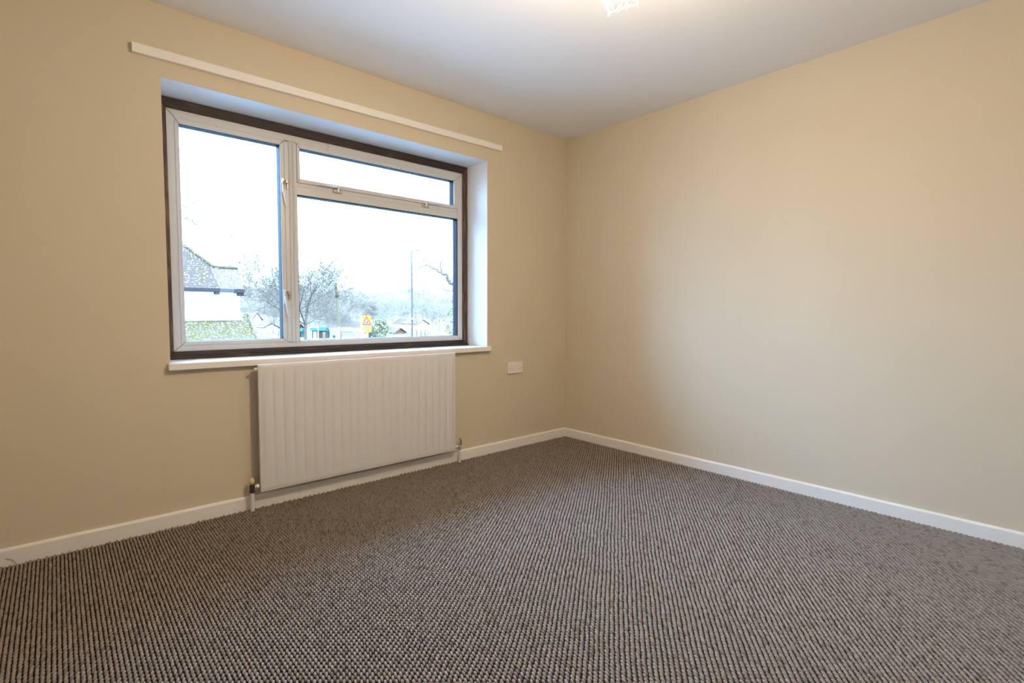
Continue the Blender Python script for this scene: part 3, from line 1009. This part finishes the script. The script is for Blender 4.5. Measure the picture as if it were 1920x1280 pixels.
# branches of two big trees standing close by, just out of view at either side of the window
def branch_tree(name, base, paths, label, trunk_r, top, seed, thin):
    root = empty(name, base)
    tag(root, label, 'tree')
    b1 = bmesh.new()
    tube(b1, [base + Vector((0, 0, -0.1)), base + Vector((0.05, 0, 1.5)), base + Vector((0.0, 0.1, 3.4)), top], [trunk_r * 1.2, trunk_r, trunk_r * 0.9, trunk_r * 0.7], 10)
    obj('trunk', b1, M_BARK, root)
    rg = random.Random(seed)
    for pth in paths:
        b2 = bmesh.new()
        pts = [p for p, r in pth]; rs = [r for p, r in pth]
        # refine with small kinks
        fp, fr2 = [], []
        for (p, r), (q, r2) in zip(pth, pth[1:]):
            for s in range(3):
                u = s / 3
                fp.append(p.lerp(q, u) + Vector((rg.gauss(0, 0.03), rg.gauss(0, 0.03), rg.gauss(0, 0.03))))
                fr2.append(max(thin, 1.35 * (r + (r2 - r) * u)))
        fp.append(pts[-1]); fr2.append(0.75 * thin)
        tube(b2, fp, fr2, 6)
        obj('branch', b2, M_BRANCH, root)
    return root


def P(px, py, d):
    return px_point(px, py, d)


D1 = 24.0
ob = ground_at(935, D1)
top = P(938, 575, D1)
w = D1 / F_PX                                           # metres per pixel there
paths = [
    [(top, 6 * w), (P(900, 552, D1), 4.8 * w), (P(853, 535, D1), 3.4 * w), (P(843, 526, D1), 2.9 * w), (P(836, 514, D1), 2.3 * w), (P(826, 508, D1), 1.6 * w),
     (P(815, 504.5, D1), 1.2 * w), (P(808, 502, D1), 1.2 * w), (P(806, 497, D1), 0.9 * w), (P(800, 496, D1), 0.7 * w), (P(790, 500, D1), 0.6 * w), (P(779, 504.5, D1), 0.5 * w), (P(763, 508.5, D1), 0.35 * w)],
    [(P(828, 509, D1), 1.3 * w), (P(826, 499, D1), 0.9 * w), (P(830, 484, D1), 0.7 * w), (P(823, 473, D1), 0.6 * w), (P(812, 466, D1), 0.45 * w), (P(800, 459, D1), 0.3 * w)],
    [(P(826.5, 493, D1), 0.5 * w), (P(812, 490, D1), 0.35 * w), (P(804, 487, D1), 0.3 * w), (P(801, 483, D1), 0.25 * w)],
    [(P(800, 496, D1), 0.6 * w), (P(797, 486, D1), 0.5 * w), (P(786, 470.5, D1), 0.4 * w), (P(780, 470, D1), 0.3 * w)],
    [(top, 3 * w), (P(890, 548, D1), 1.2 * w), (P(855, 544.5, D1), 0.8 * w), (P(840, 543.5, D1), 0.6 * w), (P(830, 541, D1), 0.5 * w), (P(824, 541.5, D1), 0.3 * w)],
    [(P(795, 484, D1), 0.35 * w), (P(794, 488, D1), 0.3 * w), (P(795.5, 492, D1), 0.25 * w)],
]
branch_tree('oak_tree', ob, paths, 'near bare tree with gnarled branches reaching in from the right side of the window', 9 * w, top, 2, 0.021)

D2 = 17.0
w = D2 / F_PX
ob2 = ground_at(215, D2)
top2 = P(225, 395, D2)
paths = [
    [(P(222, 470, D2), 5 * w), (P(290, 395, D2), 2.2 * w), (P(341, 406, D2), 0.9 * w), (P(358, 412, D2), 0.8 * w), (P(364, 416, D2), 0.9 * w), (P(372, 425, D2), 0.6 * w), (P(391, 437, D2), 0.5 * w),
     (P(406, 440, D2), 0.5 * w), (P(422, 442, D2), 0.4 * w), (P(436, 442, D2), 0.3 * w), (P(450, 440.5, D2), 0.2 * w)],
    [(P(364, 415.5, D2), 0.6 * w), (P(373, 416, D2), 0.4 * w), (P(384, 424, D2), 0.3 * w), (P(403, 435, D2), 0.25 * w)],
    [(top2, 3 * w), (P(300, 378, D2), 1.5 * w), (P(341, 388, D2), 0.7 * w), (P(352, 390, D2), 0.5 * w), (P(364, 396, D2), 0.6 * w), (P(376, 401, D2), 0.35 * w), (P(392, 405, D2), 0.25 * w), (P(412, 407, D2), 0.18 * w)],
    [(P(341, 388, D2), 0.5 * w), (P(346, 386, D2), 0.4 * w), (P(356, 386, D2), 0.4 * w), (P(366, 378, D2), 0.4 * w), (P(376, 373.5, D2), 0.3 * w), (P(392, 376, D2), 0.2 * w)],
    [(top2, 2.4 * w), (P(300, 270, D2), 0.9 * w), (P(341, 286, D2), 0.35 * w), (P(362, 295, D2), 0.22 * w), (P(385, 303, D2), 0.16 * w), (P(410, 310, D2), 0.12 * w)],
]
branch_tree('ash_tree', ob2, paths, 'near bare tree with thin drooping branch tips at the left edge of the window', 8 * w, top2, 6, 0.015)

# ------------------------------------------------------------------ evergreen bushes
def bush(px, dep, r, h_, label, seed, dark=M_LEAF):
    loc = ground_at(px, dep)
    root = empty('evergreen_bush', loc)
    tag(root, label, 'bush')
    bm = bmesh.new()
    rg = random.Random(seed)
    for _ in range(700):
        u = rg.uniform(0, 2 * math.pi); v_ = rg.uniform(0.02, 1); rr2 = r * math.sqrt(1 - (2 * v_ - 1) ** 2) * rg.uniform(0.55, 1)
        c = loc + Vector((rr2 * math.cos(u), rr2 * math.sin(u), 0.7 + (h_ - 0.7) * v_))
        s = rg.uniform(0.10, 0.24)
        a = Vector((rg.gauss(0, 1), rg.gauss(0, 1), rg.gauss(0, 1))).normalized(); b_ = a.orthogonal().normalized(); cc = a.cross(b_)
        q = [c + b_ * s, c + cc * s * 0.5, c - b_ * s, c - cc * s * 0.5]
        f = [bm.verts.new(x) for x in q]
        bm.faces.new(f)
    o_ = obj('foliage', bm, dark, root); o_['kind'] = 'stuff'
    bm = bmesh.new(); tube(bm, [loc + Vector((0, 0, -0.05)), loc + Vector((0, 0, h_ * 0.55))], [0.1, 0.06], 7)
    obj('stem', bm, M_BARK, root)


bush(712, 56, 1.1, 2.9, 'round evergreen bush just right of the yellow school sign', 4)
bush(853, 60, 1.5, 4.2, 'dark evergreen bush at the right end of the view', 9)
bush(463, 36, 0.45, 3.5, 'small shrub beside the end of the neighbouring house', 14)

# ------------------------------------------------------------------ telegraph pole
d_ = 46.0
base = ground_at(639, d_); topp = P(629.5, 530, d_)
tp = empty('telegraph_pole', base)
tag(tp, 'leaning timber telegraph pole with ivy on its upper part', 'pole')
bm = bmesh.new(); tube(bm, [base + Vector((0, 0, -0.1)), base.lerp(topp, 0.5), topp], [0.12, 0.105, 0.085], 10)
obj('pole', bm, M_POLE, tp)
col_p = P(631.5, 555, d_)
bm = bmesh.new(); lathe(bm, col_p, [(-0.10, 0.10), (-0.08, 0.17), (0.08, 0.17), (0.10, 0.10)], 'z', 10)
obj('collar', bm, M_GUTTER, tp)
bm = bmesh.new()
rg = random.Random(5)
for _ in range(140):
    c = col_p.lerp(topp, rg.uniform(0.05, 1)) + Vector((rg.gauss(0, 0.045), rg.gauss(0, 0.045), 0))
    a = Vector((rg.gauss(0, 1), rg.gauss(0, 1), rg.gauss(0, 1))).normalized(); b_ = a.orthogonal().normalized(); cc = a.cross(b_)
    bm.faces.new([bm.verts.new(x) for x in (c + b_ * 0.07, c + cc * 0.05, c - b_ * 0.07, c - cc * 0.05)])
iv = obj('ivy', bm, mat('ivy_leaves', (0.06, 0.045, 0.014), 0.7, noise=0.3, scale=6, spec=0.0), tp); iv['kind'] = 'stuff'
# white marker post at its foot
mp_ = ground_at(635.5, 44)
bm = bmesh.new(); tube(bm, [mp_, Vector((mp_.x, mp_.y, P(635.5, 612, 44).z))], 0.045, 8)
tag(obj('marker_post', bm, M_WHITE), 'slim white post at the foot of the telegraph pole', 'post')

# ------------------------------------------------------------------ lamp column
d_ = 40.0
base = ground_at(772.8, d_); topp = P(770.5, 470, d_)
lc = empty('street_lamp', base)
tag(lc, 'tall slim grey street lamp column with a short arm', 'street lamp')
bm = bmesh.new(); tube(bm, [base + Vector((0, 0, -0.1)), base + Vector((0, 0, 1.4)), Vector((base.x, base.y, topp.z))], [0.085, 0.075, 0.05], 10)
obj('column', bm, M_STEEL, lc)
tz = Vector((base.x, base.y, topp.z - 0.03))
bm = bmesh.new(); tube(bm, [tz, tz + RGT * 0.42 + Vector((0, 0, 0.03))], 0.032, 8)
obj('arm', bm, M_STEEL, lc)
bm = bmesh.new(); tube(bm, [tz + RGT * 0.40 + Vector((0, 0, 0.03)), tz + RGT * 0.55 + Vector((0, 0, 0.025)), tz + RGT * 0.72 + Vector((0, 0, 0.02))], [0.025, 0.045, 0.02], 8)
obj('lantern', bm, M_STEEL, lc)
bm = bmesh.new(); box(bm, base.x - 0.10, base.x + 0.0, base.y - 0.22, base.y - 0.09, P(771, 597, d_).z - 0.05, P(771, 597, d_).z + 0.05)
obj('number_plate', bm, M_WHITE, lc)

# ------------------------------------------------------------------ school warning sign, facing the window
d_ = 34.0
c0 = P(687.5, 606, d_)
sg = empty('school_sign', Vector((c0.x, c0.y, GZ)))
tag(sg, 'yellow backed school warning sign with a red bordered triangle', 'road sign')
SX = (RGT - Vector((0, 0, RGT.z))).normalized()          # the sign's own width direction (it faces the house)
SN = Vector((SX.y, -SX.x, 0))                            # out of its face, towards the house
if SN.dot(CAM - c0) < 0: SN = -SN
mpp = d_ / F_PX


def sp(dx, dy, off=0.0):
    """point of the sign: dx right, dy up (in hundredths of its width), off out of the face"""
    return Vector((c0.x, c0.y, c0.z)) + SX * dx * mpp + Vector((0, 0, dy * mpp)) + SN * off


def plate(name, pts, m_, off, th=0.012, **k):
    bm = bmesh.new()
    prism(bm, [sp(x, y, off) for x, y in pts], -SN * th)
    return obj(name, bm, m_, sg, **k)


plate('backing_board', [(-8.5, 14), (8.5, 14), (8.5, -30), (2, -30), (-8.5, -30)], M_SIGNY, 0.0, 0.02)
bm = bmesh.new(); tube(bm, [sp(-10.3, 14.5, -0.03), Vector((*sp(-10.3, 0, -0.03).xy, GZ - 0.1))], 1.5 * mpp, 10)
obj('post', bm, M_WHITE, sg)
bm = bmesh.new(); tube(bm, [sp(7, 12, -0.08), Vector((*sp(7, 0, -0.08).xy, GZ - 0.1))], 1.0 * mpp, 10)
obj('post', bm, M_WHITE, sg)
plate('triangle_border', [(0, 13), (7.9, -2.6), (-7.9, -2.6)], M_SIGNR, 0.006, 0.004)
plate('triangle_face', [(0, 10.2), (6.1, -1.4), (-6.1, -1.4)], M_SIGNW, 0.010, 0.0035)


def walker(dx, s):
    """one walking figure of the pictogram"""
    bm = bmesh.new()
    pts = [(dx - 0.5 * s, -0.9), (dx - 0.45 * s, 1.2 * s), (dx - 0.95 * s, 1.3 * s), (dx - 0.55 * s, 3.0 * s), (dx - 0.2 * s, 3.3 * s), (dx - 0.45 * s, 3.7 * s), (dx - 0.25 * s, 4.3 * s),
           (dx + 0.25 * s, 4.3 * s), (dx + 0.45 * s, 3.7 * s), (dx + 0.2 * s, 3.3 * s), (dx + 0.6 * s, 3.0 * s), (dx + 1.0 * s, 1.5 * s), (dx + 0.5 * s, 1.2 * s), (dx + 0.9 * s, -0.9), (dx + 0.45 * s, -0.9), (dx, 0.9 * s), (dx - 0.1 * s, -0.9)]
    prism(bm, [sp(x, y, 0.0135) for x, y in pts], -SN * 0.003)
    obj('walking_figure', bm, M_SIGNK, sg)


walker(-1.7, 0.85)
walker(1.5, 1.12)
plate('name_plate', [(-6, -4.0), (6, -4.0), (6, -9.4), (-6, -9.4)], M_SIGNW, 0.008, 0.006)
plate('speed_plate', [(-7.6, -12.2), (0.8, -12.2), (0.8, -29), (-7.6, -29)], M_SIGNW, 0.008, 0.006)


def lettering(txt, dx, dy, size_px, m_, name):
    cu = bpy.data.curves.new('t', 'FONT')
    cu.body = txt
    cu.align_x = 'CENTER'; cu.align_y = 'CENTER'
    cu.size = size_px * mpp
    cu.extrude = 0.001
    o = bpy.data.objects.new('t', cu)
    COL.objects.link(o)
    bpy.context.view_layer.update()
    me = bpy.data.meshes.new_from_object(o.evaluated_get(bpy.context.evaluated_depsgraph_get()))
    bpy.data.objects.remove(o)
    M = Matrix((SX, Vector((0, 0, 1)), SN)).transposed().to_4x4()
    M.translation = sp(dx, dy, 0.0095) - sg.location
    me.transform(M)
    me.materials.clear(); me.materials.append(m_)
    q = bpy.data.objects.new(name, me)
    COL.objects.link(q); q.parent = sg
    q['kind'] = 'stuff'
    return q


M_SIGNG = mat('grey_sign_lettering', (0.045, 0.025, 0.018), 0.6, noise=0.02, scale=3, spec=0.0)
lettering('School', 0, -6.7, 3.9, M_SIGNG, 'lettering')
lettering('20', -3.4, -18.2, 6.2, M_SIGNG, 'lettering')

# grey-blue cabinet on a post in front of the sign
d2 = 33.0
cb = empty('roadside_cabinet', ground_at(695, d2))
tag(cb, 'small blue-grey control cabinet with a stub aerial at the lower right of the yellow sign', 'cabinet')
q0 = P(692.3, 641, d2); q1 = P(697.6, 623, d2)
cx_, cy_ = (q0.x + q1.x) / 2, (q0.y + q1.y) / 2
hw = 0.095
obj('body', bxm(cx_ - hw, cx_ + hw, cy_ - 0.08, cy_ + 0.08, q0.z, q1.z), M_BOX, cb, bevel=0.01)
bm = bmesh.new(); tube(bm, [(cx_ + hw - 0.02, cy_, q1.z), (cx_ + hw - 0.02, cy_, q1.z + 0.12)], 0.012, 6)
obj('aerial', bm, M_BOX, cb)
obj('lamp_lens', bxm(cx_ - 0.02, cx_ + 0.02, cy_ - 0.095, cy_ - 0.08, q0.z + 0.34, q0.z + 0.38), M_WHITE, cb)
bm = bmesh.new(); tube(bm, [(cx_, cy_, GZ - 0.1), (cx_, cy_, q0.z)], 0.05, 8)
obj('post', bm, M_STEEL, cb)

# ------------------------------------------------------------------ beacon globe on its post
d_ = 50.0
gp = P(839.8, 621.5, d_)
bc = empty('beacon', Vector((gp.x, gp.y, GZ)))
tag(bc, 'yellow beacon globe on a white post at the right of the view', 'beacon')
r_ = 2.4 * d_ / F_PX
bm = bmesh.new(); lathe(bm, gp, [(-r_ * 1.5, r_ * 0.35), (-r_, r_ * 0.75), (0, r_), (r_, r_ * 0.9), (r_ * 1.4, r_ * 0.7)], 'z', 14)
obj('globe', bm, mat('amber_globe', (0.22, 0.085, 0.018), 0.4, noise=0.02, scale=4, spec=0.0), bc, smooth=True)
bm = bmesh.new(); lathe(bm, gp, [(r_ * 1.41, r_ * 0.4), (r_ * 1.8, r_ * 0.2)], 'z', 10)
obj('cap', bm, M_GUTTER, bc)
bm = bmesh.new(); tube(bm, [gp + Vector((0, 0, -r_ * 1.5)), Vector((gp.x, gp.y, GZ - 0.1))], 0.05, 8)
obj('post', bm, M_WHITE, bc)


# ------------------------------------------------------------------ blue railings along the school ground
def railing(px0, px1, dep0, dep1, ytop, label, mt):
    a = ground_at(px0, dep0); c = ground_at(px1, dep1)
    zt_ = P((px0 + px1) / 2, ytop, (dep0 + dep1) / 2).z
    root = empty('railing', a)
    tag(root, label, 'railing')
    n_ = max(6, int((c - a).length / 0.22))
    for i in range(n_ + 1):
        p = a.lerp(c, i / n_)
        r = 0.035 if i % 10 == 0 else 0.016
        bm = bmesh.new(); tube(bm, [Vector((p.x, p.y, GZ - 0.02)), Vector((p.x, p.y, zt_))], r, 4)
        obj('railing_post' if i % 10 == 0 else 'bar', bm, mt, root)
    for z in (zt_ - 0.08, GZ + 0.25):
        bm = bmesh.new(); tube(bm, [Vector((a.x, a.y, z)), Vector((c.x, c.y, z))], 0.028, 4)
        obj('rail', bm, mt, root)


railing(490, 562, 66, 64, 619, 'pale blue vertical bar railings left of the big bare tree', M_PALEBLUE)
railing(640, 676, 60, 59, 621, 'pale blue vertical bar railings left of the yellow sign', M_PALEBLUE)
railing(699, 770, 58, 60, 624, 'pale blue vertical bar railings between the sign and the street lamp', M_PALEBLUE)


# ------------------------------------------------------------------ small things in the school ground
def block(name, px0, px1, py0, py1, dep, th, m_, label, cat, bevel=0.02):
    a = P(px0, py1, dep); c = P(px1, py0, dep)
    o = obj(name, bxm(min(a.x, c.x), max(a.x, c.x) + 0.001, a.y, a.y + th, GZ if py1 > 630 else a.z, c.z), m_, bevel=bevel)
    tag(o, label, cat)
    return o


def shelter(px0, px1, ytop, dep, label, m_roof):
    """open play shelter: two posts each end and a pitched canopy"""
    a = ground_at(px0, dep); c = ground_at(px1, dep)
    zt_ = P((px0 + px1) / 2, ytop, dep).z
    root = empty('play_shelter', a); tag(root, label, 'shelter')
    ex = (c - a)
    nn = Vector((-ex.y, ex.x, 0)).normalized() * 1.2
    for p in (a, c, a + nn, c + nn):
        bm = bmesh.new(); tube(bm, [Vector((p.x, p.y, GZ - 0.05)), Vector((p.x, p.y, zt_ - 0.3))], 0.06, 6)
        obj('post', bm, M_BLUE, root)
    bm = bmesh.new()
    q = [a - nn * 0.2 + Vector((0, 0, 0)), c - nn * 0.2, c + nn * 1.2, a + nn * 1.2]
    base_ = [Vector((p.x, p.y, zt_ - 0.45)) for p in q]
    mid = [(base_[0] + base_[3]) / 2 + Vector((0, 0, 0.45)), (base_[1] + base_[2]) / 2 + Vector((0, 0, 0.45))]
    va = [bm.verts.new(p) for p in base_]; vm = [bm.verts.new(p) for p in mid]
    bm.faces.new((va[0], va[1], vm[1], vm[0])); bm.faces.new((va[2], va[3], vm[0], vm[1]))
    bm.faces.new((va[0], vm[0], va[3])); bm.faces.new((va[1], va[2], vm[1])); bm.faces.new((va[0], va[3], va[2], va[1]))
    obj('canopy', bm, m_roof, root)
    bm = bmesh.new(); prism(bm, [Vector((p.x, p.y, GZ)) for p in (a + nn, c + nn)] + [Vector((p.x, p.y, zt_ - 0.5)) for p in (c + nn, a + nn)], nn.normalized() * 0.03)
    obj('back_panel', bm, M_PALEBLUE, root)


shelter(579, 611, 613.5, 70, 'blue canopied play shelter right of the big bare tree', M_BLUE)
shelter(556, 566, 615.5, 72, 'small blue play shelter at the foot of the mullion', M_BLUE)
shelter(522, 534, 618, 74, 'small blue play shelter seen at the right edge of the left pane', M_PALEBLUE)


def arch(px0, px1, ytop, dep, label):
    """polytunnel: hoops and a skin"""
    a = ground_at(px0, dep); c = ground_at(px1, dep)
    zt_ = P((px0 + px1) / 2, ytop, dep).z
    root = empty('polytunnel', (a + c) / 2); tag(root, label, 'polytunnel')
    mid = (a + c) / 2; hx = (c - a) / 2
    nn = Vector((-hx.y, hx.x, 0)).normalized()
    hgt = zt_ - GZ
    K_ = 14

    def hp(t, off, k=1.0):
        return mid + hx * math.cos(t) * k + Vector((0, 0, hgt * math.sin(t) * k)) + nn * off
    bm = bmesh.new()
    rows = [[bm.verts.new(hp(math.pi * i / K_, off)) for i in range(K_ + 1)] for off in (0, 2.5)]
    for i in range(K_):
        bm.faces.new((rows[0][i], rows[0][i + 1], rows[1][i + 1], rows[1][i]))
    bm.faces.new(rows[1]); bm.faces.new(rows[0])
    obj('cover', bm, mat('milky_tunnel_cover', (0.17, 0.115, 0.075), 0.6, noise=0.05, scale=2, spec=0.0), root)
    for off in (-0.02, 1.2, 2.52):
        bm = bmesh.new(); tube(bm, [hp(math.pi * i / K_, off, 1.01) for i in range(K_ + 1)], 0.04, 5)
        obj('hoop', bm, M_WHITE, root)


arch(614, 666, 615, 76, 'milky white polytunnel behind the telegraph pole')

# goal frame
a = P(580.5, 632, 60); zt_ = P(588, 613.5, 60).z; c = ground_at(596, 60); a.z = GZ
gf = empty('goal_frame', a); tag(gf, 'white goal frame in front of the blue shelter', 'goal')
for p in (a, c):
    bm = bmesh.new(); tube(bm, [Vector((p.x, p.y, GZ - 0.02)), Vector((p.x, p.y, zt_))], 0.05, 6); obj('post', bm, M_WHITE, gf)
bm = bmesh.new(); tube(bm, [Vector((a.x, a.y, zt_)), Vector((c.x, c.y, zt_))], 0.05, 6); obj('crossbar', bm, M_WHITE, gf)
block('notice_board', 588, 595, 622, 640, 58, 0.1, M_WHITE, 'white notice board standing under the goal frame', 'board')
block('notice_board', 605.5, 611.5, 622.5, 640, 58, 0.1, mat('pale_pink_board', (0.20, 0.08, 0.05), 0.6, noise=0.2, scale=1, spec=0.0), 'pale pink and white notice board right of the goal frame', 'board')
# blue diamond sign
q = P(626.3, 631, 50); r_ = 3.4 * 50 / F_PX
ds = empty('diamond_sign', Vector((q.x, q.y, GZ))); tag(ds, 'blue diamond shaped sign low in front of the white tunnel', 'road sign')
bm = bmesh.new(); prism(bm, [q + SX * r_, q + Vector((0, 0, r_)), q - SX * r_, q - Vector((0, 0, r_))], -SN * 0.03)
obj('panel', bm, M_BLUE, ds)
bm = bmesh.new(); tube(bm, [Vector((q.x, q.y, GZ)) - SN * 0.07, q - SN * 0.07], 0.035, 6); obj('post', bm, M_STEEL, ds)


def far_house(px0, px1, ybase, yeave, yapex, dep, label, wallm, roofm):
    a = P(px0, ybase, dep); c = P(px1, ybase, dep)
    ze = P(px0, yeave, dep).z; za = P(px0, yapex, dep).z
    y0 = a.y
    root = empty('distant_house', Vector(((a.x + c.x) / 2, y0, GZ))); tag(root, label, 'house')
    bm = bmesh.new()
    prism(bm, [(a.x, y0, GZ), (c.x, y0, GZ), (c.x, y0, ze), ((a.x + c.x) / 2, y0, za), (a.x, y0, ze)], (0, 8, 0))
    obj('wall', bm, wallm, root)
    mid = (a.x + c.x) / 2
    for s, xx in ((-1, a.x), (1, c.x)):
        bm = bmesh.new()
        d0 = Vector((xx + s * 0.3, y0 - 0.3, ze - 0.15)); d1 = Vector((mid, y0 - 0.3, za + 0.12))
        prism(bm, [d0, d1, d1 + Vector((0, 0, 0.15)), d0 + Vector((0, 0, 0.15))], (0, 8.6, 0))
        obj('roof', bm, roofm, root)
    return root


M_FARROOF = mat('pale_grey_far_roof', (0.11, 0.07, 0.045), 0.8, noise=0.1, scale=1, spec=0.0)
far_house(475, 494, 610, 599, 588, 92, 'white gabled house far beyond the mossy roof', M_HOUSE, M_FARROOF)
far_house(497, 528, 625, 614, 608, 88, 'long low white building behind the pale railings', M_HOUSE, M_FARROOF)
far_house(558, 573, 625, 617, 609, 86, 'reddish brick building half hidden behind the big bare tree', M_BRICKR, M_FARROOF)
far_house(742, 768, 630, 623, 617, 84, 'low pinkish brick building left of the street lamp', M_BRICKR, M_FARROOF)
far_house(784, 812, 630, 607, 601, 90, 'tall pale building among the trees right of the street lamp', M_HOUSE, M_FARROOF)
# barrier gate with pointed end
gr = ground_at(789, 52); zt_ = P(795, 619, 52).z
bg_ = empty('barrier_gate', gr); tag(bg_, 'grey tubular barrier gate with a pointed end right of the street lamp', 'gate')
pA, pB, pC, pD = P(781, 619, 52), P(798.5, 619, 52), P(804.5, 623.5, 52), P(799.5, 631, 52)
for nm, (u, v_) in (('top_bar', (pA, pB)), ('brace', (pB, pC)), ('brace', (pC, pD))):
    bm = bmesh.new(); tube(bm, [u, v_], 0.035, 6); obj(nm, bm, M_STEEL, bg_)
for p in (pA, P(789.2, 619, 52), P(797, 619, 52)):
    bm = bmesh.new(); tube(bm, [Vector((p.x, p.y, GZ - 0.05)), p], 0.05, 6); obj('gate_post', bm, M_STEEL, bg_)

# window panes of the house across the way are out of sight; nothing else stands in view
